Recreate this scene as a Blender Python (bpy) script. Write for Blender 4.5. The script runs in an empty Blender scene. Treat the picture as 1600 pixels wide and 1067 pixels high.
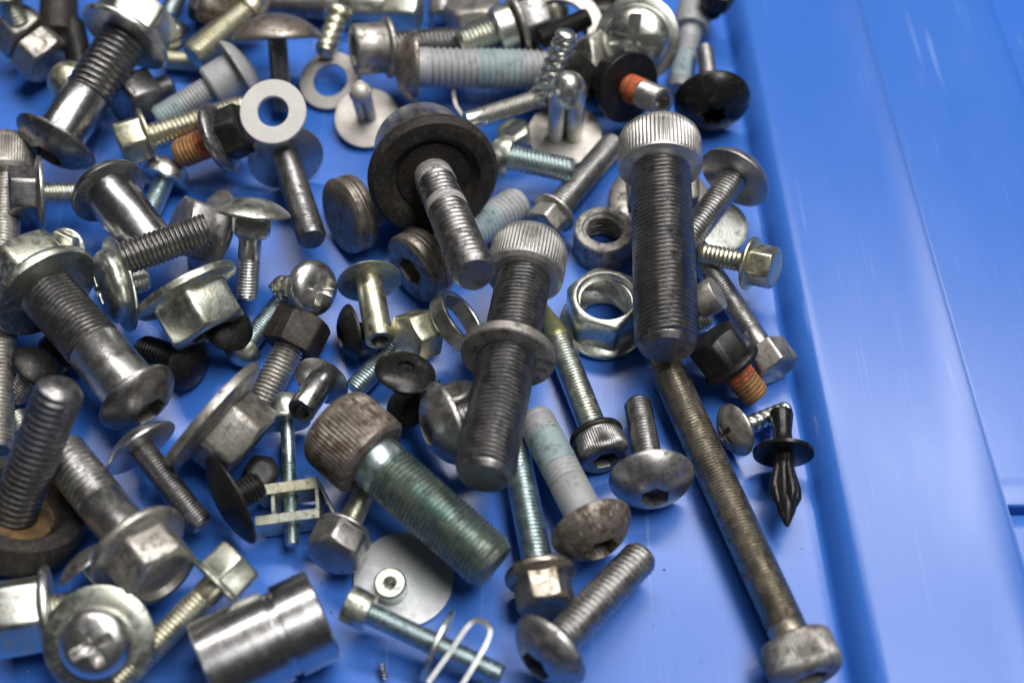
import bpy, math, random
import numpy as np
from mathutils import Vector, Matrix
random.seed(7)
SC = bpy.context.scene
COL = SC.collection
MM = 0.001

# ------------------------------------------------------------------ camera
TH, HF, DIST = math.radians(34), math.radians(46), 300.0      # tilt from straight down, field of view, mm to the tray
K = math.tan(HF / 2) / 800.0
VV = np.array([0, -math.sin(TH), math.cos(TH)])               # towards the camera
UU = np.array([0, math.cos(TH), math.sin(TH)])                # up in the picture
RR = np.array([1.0, 0, 0])
CAMP = VV * DIST
cam_d = bpy.data.cameras.new('camera'); cam = bpy.data.objects.new('camera', cam_d); COL.objects.link(cam)
cam.location = [c * MM for c in CAMP]; cam.rotation_euler = (TH, 0, 0)
cam_d.sensor_width = 36; cam_d.angle = HF; cam_d.clip_start = 0.01; cam_d.clip_end = 50
cam_d.dof.use_dof = True; cam_d.dof.focus_distance = 0.284; cam_d.dof.aperture_fstop = 7.6
SC.camera = cam

# ------------------------------------------------------------------ light of the workshop: fluorescent fixtures overhead
SC.view_settings.view_transform = 'Standard'; SC.view_settings.look = 'None'
SC.view_settings.exposure = 0.0; SC.view_settings.gamma = 1.0
SC.cycles.use_denoising = True
SC.cycles.max_bounces = 8
W = bpy.data.worlds.new('World'); SC.world = W; W.use_nodes = True
bg = W.node_tree.nodes['Background']; bg.inputs[0].default_value = (0.95, 0.97, 1.0, 1); bg.inputs[1].default_value = 0.034
def area(name, loc, aim, sx, sy, power, col):
    l = bpy.data.lights.new(name, 'AREA'); l.shape = 'RECTANGLE'; l.size = sx; l.size_y = sy; l.energy = power; l.color = col
    o = bpy.data.objects.new(name, l); COL.objects.link(o); o.location = loc
    d = Vector(aim) - Vector(loc); o.rotation_euler = d.to_track_quat('-Z', 'Y').to_euler(); return o
area('ceiling_fixture', (0.12, 0.95, 1.75), (0, 0, 0), 1.8, 0.22, 28, (1.0, 0.95, 0.91))
area('ceiling_fixture', (0.62, -0.02, 1.95), (0, 0, 0), 1.0, 0.7, 33, (1.0, 0.98, 0.95))

# ------------------------------------------------------------------ picture geometry -> places in the scene (mm)
def at(px, py, h=0.0):
    d = -VV + RR * (px - 800) * K + UU * (533.5 - py) * K
    return CAMP + d * ((h - CAMP[2]) / d[2])
def mpp(P): return float(np.dot(CAMP - P, VV)) * K            # mm per photo pixel at a place
def unit(v):
    v = np.asarray(v, float); return v / np.linalg.norm(v)
def idir(ix, iy, w): return unit(ix * RR - iy * UU + w * VV)  # picture direction plus a share towards the viewer

# ------------------------------------------------------------------ materials
MAT = {}
def nd(nt, typ, **kw):
    n = nt.nodes.new(typ)
    for k, v in kw.items():
        if k in n.inputs: n.inputs[k].default_value = v
        else: setattr(n, k, v)
    return n
def base_nodes(name):
    m = bpy.data.materials.new(name); m.use_nodes = True; nt = m.node_tree
    p = nt.nodes['Principled BSDF']
    tc = nd(nt, 'ShaderNodeTexCoord'); oi = nd(nt, 'ShaderNodeObjectInfo')
    mul = nd(nt, 'ShaderNodeMath', operation='MULTIPLY'); mul.inputs[1].default_value = 7.3
    nt.links.new(oi.outputs['Random'], mul.inputs[0])
    add = nd(nt, 'ShaderNodeVectorMath', operation='ADD')
    nt.links.new(tc.outputs['Object'], add.inputs[0]); nt.links.new(mul.outputs[0], add.inputs[1])
    return m, nt, p, add.outputs[0]
def ramp(nt, src, a, b, ca=(0, 0, 0, 1), cb=(1, 1, 1, 1)):
    r = nd(nt, 'ShaderNodeValToRGB'); e = r.color_ramp.elements
    e[0].position = a; e[1].position = b; e[0].color = ca; e[1].color = cb
    nt.links.new(src, r.inputs[0]); return r.outputs[0]
def mixc(nt, f, a, b):
    m = nd(nt, 'ShaderNodeMix', data_type='RGBA')
    nt.links.new(f, m.inputs[0])
    for i, v in ((6, a), (7, b)):
        if isinstance(v, tuple): m.inputs[i].default_value = v
        else: nt.links.new(v, m.inputs[i])
    return m.outputs[2]
def metal(name, c1, c2, dirt=(0.05, 0.04, 0.03), amt=0.5, rough=0.32, met=1.0, rr=0.15, scratch=0.3, bump=0.25):
    """Two tones of plating in soft patches, grime in finer patches, hairline scratches in the gloss."""
    m, nt, p, v = base_nodes(name); L = nt.links
    n1 = nd(nt, 'ShaderNodeTexNoise', Scale=160.0, Detail=3.0, Roughness=0.6); L.new(v, n1.inputs['Vector'])
    n2 = nd(nt, 'ShaderNodeTexNoise', Scale=420.0, Detail=6.0, Roughness=0.7); L.new(v, n2.inputs['Vector'])
    n3 = nd(nt, 'ShaderNodeTexNoise', Scale=1500.0, Detail=2.0); L.new(v, n3.inputs['Vector'])
    mp = nd(nt, 'ShaderNodeMapping'); mp.inputs['Scale'].default_value = (1, 1, 0.08); mp.inputs['Rotation'].default_value = (0.5, 0.9, 0.2)
    L.new(v, mp.inputs[0])
    n4 = nd(nt, 'ShaderNodeTexNoise', Scale=1400.0, Detail=2.0); L.new(mp.outputs[0], n4.inputs['Vector'])
    col = mixc(nt, ramp(nt, n1.outputs[0], 0.35, 0.65), c1 + (1,), c2 + (1,))
    lo = 0.72 - 0.42 * amt
    lo -= .035
    dm = ramp(nt, n2.outputs[0], lo, lo + 0.16)
    col = mixc(nt, dm, col, dirt + (1,))
    sm = ramp(nt, n4.outputs[0], 0.60, 0.72)
    ms = nd(nt, 'ShaderNodeMath', operation='MULTIPLY'); L.new(sm, ms.inputs[0]); ms.inputs[1].default_value = scratch
    sc = tuple(min(1, x * 1.6 + 0.06) for x in c1) + (1,)
    col = mixc(nt, ms.outputs[0], col, sc)
    L.new(col, p.inputs['Base Color'])
    r = nd(nt, 'ShaderNodeMapRange'); L.new(n2.outputs[0], r.inputs[0])
    r.inputs[1].default_value = 0.3; r.inputs[2].default_value = 0.7; r.inputs[3].default_value = rough + .04 - rr * 0.5; r.inputs[4].default_value = rough + .07 + rr
    L.new(r.outputs[0], p.inputs['Roughness'])
    mm = nd(nt, 'ShaderNodeMapRange'); L.new(dm, mm.inputs[0]); mm.inputs[3].default_value = met; mm.inputs[4].default_value = met * 0.35
    L.new(mm.outputs[0], p.inputs['Metallic'])
    ad = nd(nt, 'ShaderNodeMath', operation='ADD'); L.new(n3.outputs[0], ad.inputs[0]); L.new(n2.outputs[0], ad.inputs[1])
    b = nd(nt, 'ShaderNodeBump', Strength=bump, Distance=0.00012); L.new(ad.outputs[0], b.inputs['Height']); L.new(b.outputs[0], p.inputs['Normal'])
    if met < .1: p.inputs['Specular IOR Level'].default_value = .30
    MAT[name] = m; return m
metal('chrome_steel', (.54, .54, .545), (.49, .49, .50), amt=.02, rough=.20, rr=.05, scratch=.35, bump=.10)
metal('bright_steel', (.68, .675, .66), (.61, .605, .595), amt=.08, rough=.26, rr=.12)
metal('grey_steel', (.47, .465, .455), (.38, .375, .37), amt=.35, rough=.34)
metal('dark_steel', (.31, .305, .305), (.22, .218, .218), (.03, .028, .026), amt=.40, rough=.32, rr=.14)
metal('black_steel', (.035, .034, .033), (.022, .022, .022), (.02, .018, .016), amt=.3, rough=.34, rr=.18, scratch=.5, met=.7)
metal('zinc', (.66, .69, .68), (.62, .63, .55), (.16, .15, .12), amt=.30, rough=.27, rr=.14)
metal('green_zinc', (.52, .57, .52), (.60, .60, .50), (.13, .13, .10), amt=.35, rough=.30)
metal('yellow_zinc', (.66, .63, .46), (.58, .58, .47), (.15, .13, .08), amt=.35, rough=.30)
metal('blue_zinc', (.50, .61, .63), (.42, .52, .54), (.12, .14, .14), amt=.30, rough=.30)
metal('teal_steel', (.24, .33, .32), (.34, .38, .33), (.06, .07, .06), amt=.45, rough=.38)
metal('dull_white', (.62, .59, .55), (.54, .51, .47), (.35, .30, .24), amt=.22, rough=.48, met=.65, bump=.15)
metal('grey_coating', (.45, .46, .48), (.38, .39, .41), (.18, .16, .13), amt=.30, rough=.58, met=.45, scratch=.15)
metal('tan_steel', (.50, .485, .45), (.41, .395, .365), (.15, .13, .10), amt=.45, rough=.40)
metal('rusty_steel', (.31, .28, .245), (.23, .205, .175), (.075, .05, .035), amt=.60, rough=.52, met=.8, scratch=.7, bump=.6)
metal('black_rust', (.055, .05, .045), (.038, .034, .03), (.03, .022, .018), amt=.5, rough=.5, met=.7, scratch=.6, bump=.6)
metal('brown_steel', (.38, .35, .31), (.30, .275, .24), (.12, .085, .06), amt=.5, rough=.40)
metal('pale_washer', (.68, .665, .635), (.62, .605, .58), (.5, .45, .38), amt=.12, rough=.5, met=.1, bump=.12)
metal('clean_zinc', (.50, .52, .54), (.44, .46, .47), (.35, .35, .34), amt=.10, rough=.46, rr=.10, bump=.12)
metal('worn_steel', (.38, .37, .35), (.29, .28, .265), (.10, .085, .07), amt=.5, rough=.46, met=.8)
metal('bronze_steel', (.40, .37, .31), (.31, .285, .24), (.10, .08, .055), amt=.42, rough=.33)
metal('frosted_steel', (.58, .57, .55), (.50, .49, .475), (.2, .18, .155), amt=.30, rough=.42)
metal('rubber', (.026, .025, .024), (.018, .017, .017), (.05, .04, .03), amt=.50, rough=.55, met=0.0, scratch=.45, bump=.4)
metal('black_plastic', (.012, .012, .012), (.009, .009, .009), (.03, .027, .024), amt=.25, rough=.20, met=0.0, scratch=.35)
metal('orange_patch', (.58, .13, .045), (.46, .11, .04), (.14, .06, .03), amt=.6, rough=.6, met=0.0)
metal('brown_patch', (.34, .17, .055), (.25, .13, .05), (.10, .06, .03), amt=.45, rough=.55, met=.25)
metal('blue_patch', (.26, .36, .38), (.34, .40, .42), (.12, .15, .15), amt=.4, rough=.6, met=.2)
metal('white_grime', (.48, .47, .47), (.36, .35, .35), (.14, .13, .13), amt=.5, rough=.6, met=.4)
metal('yellow_tip', (.52, .50, .20), (.45, .46, .22), (.15, .13, .05), amt=.35, rough=.36, met=.85)
metal('rust_ring', (.20, .12, .05), (.12, .08, .04), (.05, .035, .02), amt=.5, rough=.6, met=.3)

def plastic():
    m, nt, p, v = base_nodes('blue_plastic'); L = nt.links
    def noise(scale, st, det=3.0):
        mp = nd(nt, 'ShaderNodeMapping'); mp.inputs['Scale'].default_value = st; mp.inputs['Rotation'].default_value = (0, 0, math.radians(-3)); L.new(v, mp.inputs[0])
        n = nd(nt, 'ShaderNodeTexNoise', Scale=scale, Detail=det, Roughness=.6); L.new(mp.outputs[0], n.inputs['Vector']); return n.outputs[0]
    big = noise(14, (1, 1, 1)); grime = noise(260, (1, .7, 1), 6); hair = noise(3200, (1, .008, 1), 2); scuff = noise(60, (1, .25, 1), 3)
    col = mixc(nt, ramp(nt, big, .35, .65), (.038, .152, .57, 1), (.042, .161, .59, 1))
    hm = nd(nt, 'ShaderNodeMath', operation='MULTIPLY'); L.new(ramp(nt, hair, .62, .72), hm.inputs[0]); L.new(ramp(nt, scuff, .48, .66), hm.inputs[1])
    h2 = nd(nt, 'ShaderNodeMath', operation='MULTIPLY'); L.new(hm.outputs[0], h2.inputs[0]); h2.inputs[1].default_value = .24
    col = mixc(nt, h2.outputs[0], col, (.36, .46, .86, 1))
    gm = nd(nt, 'ShaderNodeMath', operation='MULTIPLY'); L.new(ramp(nt, grime, .70, .78), gm.inputs[0]); gm.inputs[1].default_value = .55
    col = mixc(nt, gm.outputs[0], col, (.035, .075, .22, 1))
    mp2 = nd(nt, 'ShaderNodeMapping'); mp2.inputs['Scale'].default_value = (1, .04, 1); mp2.inputs['Rotation'].default_value = (0, 0, math.radians(38)); L.new(v, mp2.inputs[0])
    cross = nd(nt, 'ShaderNodeTexNoise', Scale=520.0, Detail=1.0); L.new(mp2.outputs[0], cross.inputs['Vector'])
    cm = nd(nt, 'ShaderNodeMath', operation='MULTIPLY'); L.new(ramp(nt, cross.outputs[0], .68, .73), cm.inputs[0]); L.new(ramp(nt, big, .45, .6), cm.inputs[1])
    c2 = nd(nt, 'ShaderNodeMath', operation='MULTIPLY'); L.new(cm.outputs[0], c2.inputs[0]); c2.inputs[1].default_value = .35
    col = mixc(nt, c2.outputs[0], col, (.30, .42, .80, 1))
    L.new(col, p.inputs['Base Color'])
    r = nd(nt, 'ShaderNodeMapRange'); L.new(scuff, r.inputs[0]); r.inputs[1].default_value = .3; r.inputs[2].default_value = .7; r.inputs[3].default_value = .25; r.inputs[4].default_value = .31
    L.new(r.outputs[0], p.inputs['Roughness'])
    p.inputs['IOR'].default_value = 1.50
    fine = noise(1300, (1, .3, 1), 2)
    b = nd(nt, 'ShaderNodeBump', Strength=.10, Distance=.00015); L.new(fine, b.inputs['Height']); L.new(b.outputs[0], p.inputs['Normal'])
    MAT['blue_plastic'] = m
plastic()

# ------------------------------------------------------------------ mesh helpers (local mm, +Z towards the head)
def mesh_obj(name, V, F, mat, parent=None, sharp=38, smooth=True):
    me = bpy.data.meshes.new(name); me.from_pydata([tuple(x * MM for x in v) for v in V], [], F)
    me.validate(); me.update()
    if smooth:
        me.polygons.foreach_set('use_smooth', [True] * len(me.polygons)); me.set_sharp_from_angle(angle=math.radians(sharp))
    me.materials.append(MAT[mat]); o = bpy.data.objects.new(name, me); COL.objects.link(o)
    if parent: o.parent = parent
    return o
def revolve(rings, n=48, closed=False):
    """rings: list of (r, z); r and z are numbers or arrays of n. A ring with r == 0 is a pole."""
    th = np.arange(n) * 2 * math.pi / n; V = []; idx = []; F = []
    for r, z in rings:
        if np.isscalar(r) and r == 0:
            idx.append([len(V)]); V.append((0, 0, float(np.mean(z))))
        else:
            rr = np.broadcast_to(r, n); zz = np.broadcast_to(z, n); idx.append(list(range(len(V), len(V) + n)))
            V.extend(zip(rr * np.cos(th), rr * np.sin(th), zz))
    pairs = list(zip(idx[:-1], idx[1:]))
    if closed: pairs.append((idx[-1], idx[0]))
    for a, b in pairs:
        for i in range(n):
            j = (i + 1) % n
            if len(a) == 1 and len(b) == 1: continue
            if len(a) == 1: F.append((a[0], b[j], b[i]))
            elif len(b) == 1: F.append((a[i], a[j], b[0]))
            else: F.append((a[i], a[j], b[j], b[i]))
    return V, F
def ang(n): return np.arange(n) * 2 * math.pi / n
def hexr(ap, n, soft=.975):
    t = (ang(n) + math.pi / 6) % (math.pi / 3) - math.pi / 6
    return np.minimum(ap / np.cos(t), ap / math.cos(math.pi / 6) * soft)
def recess_curve(kind, R, n):
    t = ang(n)
    if kind == 'hex': return hexr(R * .866, n, 1)
    if kind == 'torx': return R * (.86 + .14 * np.cos(6 * t))
    if kind == 'phillips':
        c, s = np.abs(np.cos(t)) + 1e-6, np.abs(np.sin(t)) + 1e-6; w = .25
        return R * np.minimum(1, np.maximum(np.minimum(1 / c, w / s), np.minimum(1 / s, w / c)))
    return np.full(n, R)
def top_rings(R, zf, recess, rec_r, depth, n, m=6):
    """Rings from the rim R of a top face z = zf(r) down into a drive recess (or to the pole)."""
    out = []
    if recess:
        c = recess_curve(recess, rec_r, n)
        for k in range(1, m + 1):
            r = R + (c - R) * k / m; out.append((r, zf(r)))
        f = .55 if recess == 'phillips' else .93
        zb = float(zf(np.array([0.0]))[0]) - depth
        out += [(c * .97, zf(c) - depth * .12), (c * f, np.full(n, zb)), (0, zb - depth * .12)]
    else:
        for k in range(1, m): r = np.full(n, R * (1 - k / m)); out.append((r, zf(r)))
        out.append((0, float(zf(np.array([0.0]))[0])))
    return out
def head_mesh(kind, D, H, recess=None, z0=0.0, rec=None, hollow=False):
    R = D / 2
    if kind == 'socket':                                       # knurled cylinder
        n = 256; kn = 1 + .016 * np.sin(ang(n) * 64) - .016
        rg = [(0, z0), (np.full(n, R * .88), z0), (np.full(n, R * .985), z0 + H * .07), (np.full(n, R * .985), z0 + H * .13), (R * kn, z0 + H * .16), (R * kn, z0 + H * .70), (R * kn * .985, z0 + H * .80), (np.full(n, R * .945), z0 + H * .88), (np.full(n, R * .88), z0 + H * .95), (np.full(n, R * .78), z0 + H)]
        rg += top_rings(R * .78, lambda r: np.full(np.shape(r), z0 + H), recess or 'hex', rec or R * .52, H * .55, n)
        return revolve(rg, n)
    if kind == 'hex':
        n = 96; ap = R * .866; hr = hexr(ap, n); zt = z0 + H - (hr - ap * .93) * .5
        rg = [(0, z0), (hr * .985, np.full(n, z0)), (hr, np.full(n, z0 + H * .04)), (hr, zt - H * .02), (hr * .985, zt), (np.full(n, ap * .91), z0 + H)]
        if recess == 'dish': rg += [(np.full(n, ap * .78), z0 + H), (np.full(n, ap * .66), z0 + H * .86), (0, z0 + H * .84)]
        elif recess == 'bore': rg += [(np.full(n, ap * .70), z0 + H), (np.full(n, ap * .62), z0 + H * .92), (np.full(n, ap * .62), z0 + H * .25), (0, z0 + H * .25)]
        elif recess: rg += top_rings(ap * .91, lambda r: np.full(np.shape(r), z0 + H), recess, rec or R * .45, H * .5, n)
        else: rg += [(np.full(n, ap * .5), z0 + H * 1.005), (0, z0 + H * 1.01)]
        return revolve(rg, n)
    n = 96
    if kind == 'cyl':
        rg = [(0, z0), (np.full(n, R * .96), z0), (np.full(n, R), z0 + H * .04), (np.full(n, R), z0 + H * .93), (np.full(n, R * .95), z0 + H)]
        return revolve(rg + top_rings(R * .95, lambda r: np.full(np.shape(r), z0 + H), recess, rec or R * .55, H * .6, n), n)
    if kind == 'flange':                                       # thin conical collar
        rg = [(0, z0), (np.full(n, R * .97), z0), (np.full(n, R), z0 + H * .2), (np.full(n, R), z0 + H * .45), (np.full(n, R * .97), z0 + H * .62), (np.full(n, R * .70), z0 + H), (0, z0 + H)]
        return revolve(rg, n)
    if kind == 'wheel':                                        # thick grooved disc
        q = [(.90, 0), (.97, .03), (1, .10), (1, .36), (.955, .42), (.945, .48), (.955, .54), (1, .60), (1, .86), (.96, .94), (.86, 1)]
        rg = [(0, z0)] + [(np.full(n, R * a), z0 + H * c) for a, c in q]
        return revolve(rg + top_rings(R * .86, lambda r: np.full(np.shape(r), z0 + H), recess, rec or R * .45, H * .5, n), n)
    edge = {'pan': .38, 'truss': .12, 'button': .16, 'dome': .06, 'wheel': .74}[kind]
    power = {'pan': 3.0, 'truss': 2.0, 'button': 2.3, 'dome': 2.0, 'wheel': 3.2}[kind]
    e = H * edge
    Hd = H - e
    zf = lambda r: z0 + e + Hd * np.power(np.clip(1 - np.power(np.clip(np.asarray(r, float) / (R * 1.0), 0, 1), power), 0, 1), .5 if kind in ('dome', 'pan', 'wheel') else .8)
    rg = [(0, z0), (np.full(n, R * .96), z0), (np.full(n, R), z0 + e * .3), (np.full(n, R), z0 + e), (np.full(n, R * .985), zf(np.full(n, R * .985))), (np.full(n, R * .93), zf(np.full(n, R * .93)))]
    return revolve(rg + top_rings(R * .93, zf, recess, rec or R * .42, H * (.48 if recess == 'phillips' else .55), n, 10), n)
def thread_mesh(r, z0, z1, pitch, depth, n=28, coarse=False, tip='flat', cap_top=True):
    """A helical thread between z0 (towards the head) and z1 (towards the tip, lower)."""
    L = z0 - z1; st = max(8, int(L / pitch * 6)); zz = np.linspace(z0, z1, st + 1); t = ang(n) / (2 * math.pi); rg = []
    if cap_top: rg.append((0, z0))
    for z in zz:
        ph = (z / pitch - t) % 1.0; tri = 1 - np.abs(2 * ph - 1)
        pr = np.clip(tri * 2.6 - .15, 0, 1) if coarse else np.clip(tri * 1.35 - .12, 0, 1)
        rad = r - depth * (1 - pr); d = z - z1
        if tip == 'flat' and d < r * .28: rad = np.minimum(rad, r - depth - (r * .28 - d) * .55 + depth * .6)
        elif tip == 'point':
            c = L * .30 if L * .30 < r * 2.6 else r * 2.6
            if d < c: rad = rad * (.12 + .88 * d / c)
        elif tip == 'round' and d < r * .6: rad = rad * math.sqrt(max(.04, 1 - ((r * .6 - d) / (r * .6)) ** 2 * .75))
        rg.append((np.maximum(rad, r * .05), np.full(n, z)))
    if tip == 'hollow': rg += [(np.full(n, r * .62), z1), (np.full(n, r * .58), z1 + min(L * .4, r)), (0, z1 + min(L * .4, r))]
    else: rg.append((0, z1))
    V, F = revolve(rg, n); return V, [f[::-1] for f in F]
def rod_mesh(rads, n=40, tip='flat'):
    """rads: [(r, z)...] from the head down."""
    rg = [(0, rads[0][1])] + [(np.full(n, r), z) for r, z in rads]
    r, z = rads[-1]
    if tip == 'hollow': rg += [(np.full(n, r * .66), z), (np.full(n, r * .60), z + r * 1.2), (0, z + r * 1.2)]
    else: rg.append((0, z))
    V, F = revolve(rg, n); return V, [f[::-1] for f in F]
def ring_mesh(Do, Di, t, z0=0.0, n=72, inner=None, bev=.12, outer=None, groove=None):
    Ro = np.full(n, Do / 2) if outer is None else outer; Ri = np.full(n, Di / 2) if inner is None else inner; b = min(t * bev, (Do - Di) * .08)
    rg = [(Ri, z0 + b), (Ri + b, z0), (Ro - b, z0), (Ro, z0 + b)]
    if groove:
        g0, g1, gd = groove; rg += [(Ro, z0 + t * g0), (Ro - gd, z0 + t * g0 + gd * .3), (Ro - gd, z0 + t * g1 - gd * .3), (Ro, z0 + t * g1)]
    rg += [(Ro, z0 + t - b), (Ro - b, z0 + t), (Ri + b, z0 + t), (Ri, z0 + t - b)]
    return revolve(rg, n, closed=True)
def box_mesh(x0, x1, y0, y1, z0, z1, b=None):
    b = b if b is not None else min(x1 - x0, y1 - y0, z1 - z0) * .2; V = []; F = []
    for sx, xx in ((-1, x0), (1, x1)):
        for sy, yy in ((-1, y0), (1, y1)):
            for sz, zz in ((-1, z0), (1, z1)):
                V += [(xx, yy - sy * b, zz - sz * b), (xx - sx * b, yy, zz - sz * b), (xx - sx * b, yy - sy * b, zz)]
    i = lambda a, c, d, k: (a * 4 + c * 2 + d) * 3 + k
    for a in (0, 1):
        F.append([i(a, 0, 0, 0), i(a, 1, 0, 0), i(a, 1, 1, 0), i(a, 0, 1, 0)]); F.append([i(0, a, 0, 1), i(1, a, 0, 1), i(1, a, 1, 1), i(0, a, 1, 1)]); F.append([i(0, 0, a, 2), i(1, 0, a, 2), i(1, 1, a, 2), i(0, 1, a, 2)])
        for c in (0, 1):
            F.append([i(a, c, 0, 0), i(a, c, 1, 0), i(a, c, 1, 1), i(a, c, 0, 1)]); F.append([i(a, 0, c, 0), i(a, 1, c, 0), i(a, 1, c, 2), i(a, 0, c, 2)]); F.append([i(0, a, c, 1), i(1, a, c, 1), i(1, a, c, 2), i(0, a, c, 2)])
            for d in (0, 1): F.append([i(a, c, d, 0), i(a, c, d, 1), i(a, c, d, 2)])
    import bmesh
    bm = bmesh.new(); vs = [bm.verts.new(v) for v in V]
    for f in F: bm.faces.new([vs[k] for k in f])
    bmesh.ops.recalc_face_normals(bm, faces=bm.faces); bm.verts.index_update()
    V = [tuple(v.co) for v in bm.verts]; F = [[v.index for v in f.verts] for f in bm.faces]; bm.free(); return V, F
def join(*ms):
    V, F = [], []
    for v, f in ms:
        o = len(V); V += list(v); F += [tuple(i + o for i in x) for x in f]
    return V, F
def strip_mesh(pts, wdir, w, t):
    """A flat strip bent along world points, wdir across it."""
    V, F = [], []; wd = unit(wdir)
    for i, p in enumerate(pts):
        a = unit(pts[min(i + 1, len(pts) - 1)] - pts[max(i - 1, 0)]); nn = unit(np.cross(a, wd)); ww = unit(np.cross(nn, a))
        for su, sv in ((-1, -1), (1, -1), (1, 1), (-1, 1)): V.append(tuple(p + ww * su * w / 2 + nn * sv * t / 2))
    m = len(pts)
    for i in range(m - 1):
        for k in range(4): F.append((i * 4 + k, i * 4 + (k + 1) % 4, i * 4 + 4 + (k + 1) % 4, i * 4 + 4 + k))
    F += [(3, 2, 1, 0), tuple((m - 1) * 4 + k for k in range(4))]
    return V, F
def smooth_path(P, n=6):
    P = [np.asarray(p, float) for p in P]; out = []
    for i in range(len(P) - 1):
        p0, p1, p2, p3 = P[max(i - 1, 0)], P[i], P[i + 1], P[min(i + 2, len(P) - 1)]
        for k in range(n):
            t = k / n; out.append(.5 * (2 * p1 + (p2 - p0) * t + (2 * p0 - 5 * p1 + 4 * p2 - p3) * t * t + (3 * p1 - p0 - 3 * p2 + p3) * t ** 3))
    out.append(P[-1]); return out

# ------------------------------------------------------------------ things
THINGS = []
LIFT = {'large dark socket head screw without washer, lying on the pile near the tray rim': 6.3, 'large dark socket head screw with a loose washer halfway down its thick thread': 4.9, 'dark bolt standing through the biggest black rubber washer with pale grime on its thread': 7.0, 'large steel bolt with button head and greenish flange nut at the left edge': 7.0, 'thick teal threaded bolt with a scratched rusty knurled head in the middle': 6.3, 'large tan hex flange bolt with pale pointed end below the rubber washer stud': 7.2, 'pale hex flange nut tipped over in front of the threaded stud': 7.1, 'chrome bolt with button head at the upper left carrying a large zinc flange nut': 7.3, 'chrome sleeve with a dark scratched button head lying left of the threaded stud': 7.0, 'dark threaded stud with a hollow end lying across a hex flange bolt': 7.0, 'zinc pan head screw with attached washer facing left beside the pale hex flange nut': 6.0, 'wide mushroom head carriage bolt with square neck left of the rusty wheel head': 4.9, 'shiny domed cross recess screw with short pointed thread facing the camera mid left': 7.5, 'brassy hollow sleeve with round flange pointing down between two rusty wheel heads': 7.0, 'shiny flanged rivet nut pointing at the camera above the rusty brown knurled head': 0.7, 'small hex bolt with pale thread upside down below the teal threaded bolt': 2.8, 'zinc screw with a thin loose washer halfway along at the bottom edge': 0.9, 'shiny button head bolt with coarse dark thread at the bottom centre': 3.5, 'grey coated bolt with blue thread patch and rusty button head near the bottom centre': 2.8, 'black hex flange bolt with orange thread patch and brown tip below the thin long bolt': 0.7, 'small yellow zinc hex flange screw pointing left against the tray rim': 7.0, 'dark truss head bolt against the rim, thread leaning on the large socket head screw': 3.5, 'stubby yellow zinc screw half hidden right of the large socket head screw': 7.5, 'slim grey hex flange bolt pointing up right between collar and zinc disc rivet': 0.7, 'pale hex head lying on its side left of the thin zinc ring': 5.6, 'thin bright zinc ring on edge beside the socket head screw with the washer': 4.9, 'black flanged plug lying on the bluish screw in the centre': 7.0, 'shiny dark button head bolt facing left next to the thick screw in the centre': 5.6, 'small tan serrated head screw peeking out above the shiny dark button head': 0.7, 'slim truss head bolt with dark thread pointing down below the chrome shank': 7.0, 'wide flat black disc head leaning below the big grey nut': 5.5, 'pale hex bolt with long fine thread running to the bottom edge left of the bushing': 7.0, 'cross recess screw with wide zinc washer facing up at the lower left': 6.3, 'tan knurled socket head screw running down the left edge of the picture': 7.0, 'small black flange screw in the shadow beside the grey stud at the left': 7.6, 'dark hex flange screw facing left beside the scratched button head': 7.5, 'yellow zinc hex flange bolt pointing right at the upper left': 7.0, 'black flange bolt with orange thread patch pointing left beside the white washer': 7.0, 'greenish yellow screw pointing down left near the top edge': 7.0, 'matt grey shoulder bolt with disc head and blue thread end at upper left': 4.2, 'white flat washer leaning on the truss head bolt': 7.0, 'steel truss head bolt with dark thread pointing down under the white washer': 1.1, 'tiny yellow green pointed screw end above the dull washer': 7.0, 'hollow socket screw with flange facing left at the top centre': 7.0, 'thick matt grey bolt with blue thread patch and rusty flange head at the top': 7.0, 'pale bolt with bright collar and dark flanged head at the top centre': 7.0, 'black stud end lying across the inside of the large dull ring washer': 7.0, 'shiny domed cross recess screw with washer near the tray rim at the top': 7.6, 'glossy black domed head between the ring washer and the shiny cross recess screw': 0.9, 'pale coarse threaded screw standing up in front of the large dull ring washer': 7.0, 'black hex head in the shadow below the large dull ring washer': 7.1, 'thin tan threaded stud with a bright smooth end left of the zinc disc rivet': 7.0, 'zinc round head screw lying level below the zinc disc rivet': 7.0, 'small greenish hex head in the dark gap right of the big rubber washer': 1.7, 'black flange bolt with orange thread patch pointing at the camera by the socket head': 7.6, 'glossy black button head bolt standing on its head beside the tray rim': 2.0, 'dark nut sized head in the top corner next to the rim': 7.4, 'grey flange edge cut off by the top left corner of the picture': 7.0, 'dark brown sleeve pointing down between the tan hex heads and the zinc flange nut': 7.4, 'pale screw head tucked behind the chrome bolt near the tan hex heads': 7.0, 'dark rusty socket head at the top edge above the greenish yellow screw': 4.9, 'dark button head in the gap between the grey stud and the steel bolt shank': 1.5, 'dark stud in the shadow between the tan hex heads and the chrome bolt': 7.0, 'small dark hex head at the top edge left of the mushroom head bolt': 0.2, 'black flat head in the shadow behind the tipped pale hex flange nut': 7.0, 'black flat head half hidden below the black flanged plug': 3.5, 'shiny machined steel bushing with a groove lying at the bottom edge': 3.5, 'thin bent metal strip between the grey bolt and the thin tan stud': 7.0, 'black plastic push clip with round flange and barbed legs by the rim': 2.7}          # mm by which a piece lies higher, on the pieces under it
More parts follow.
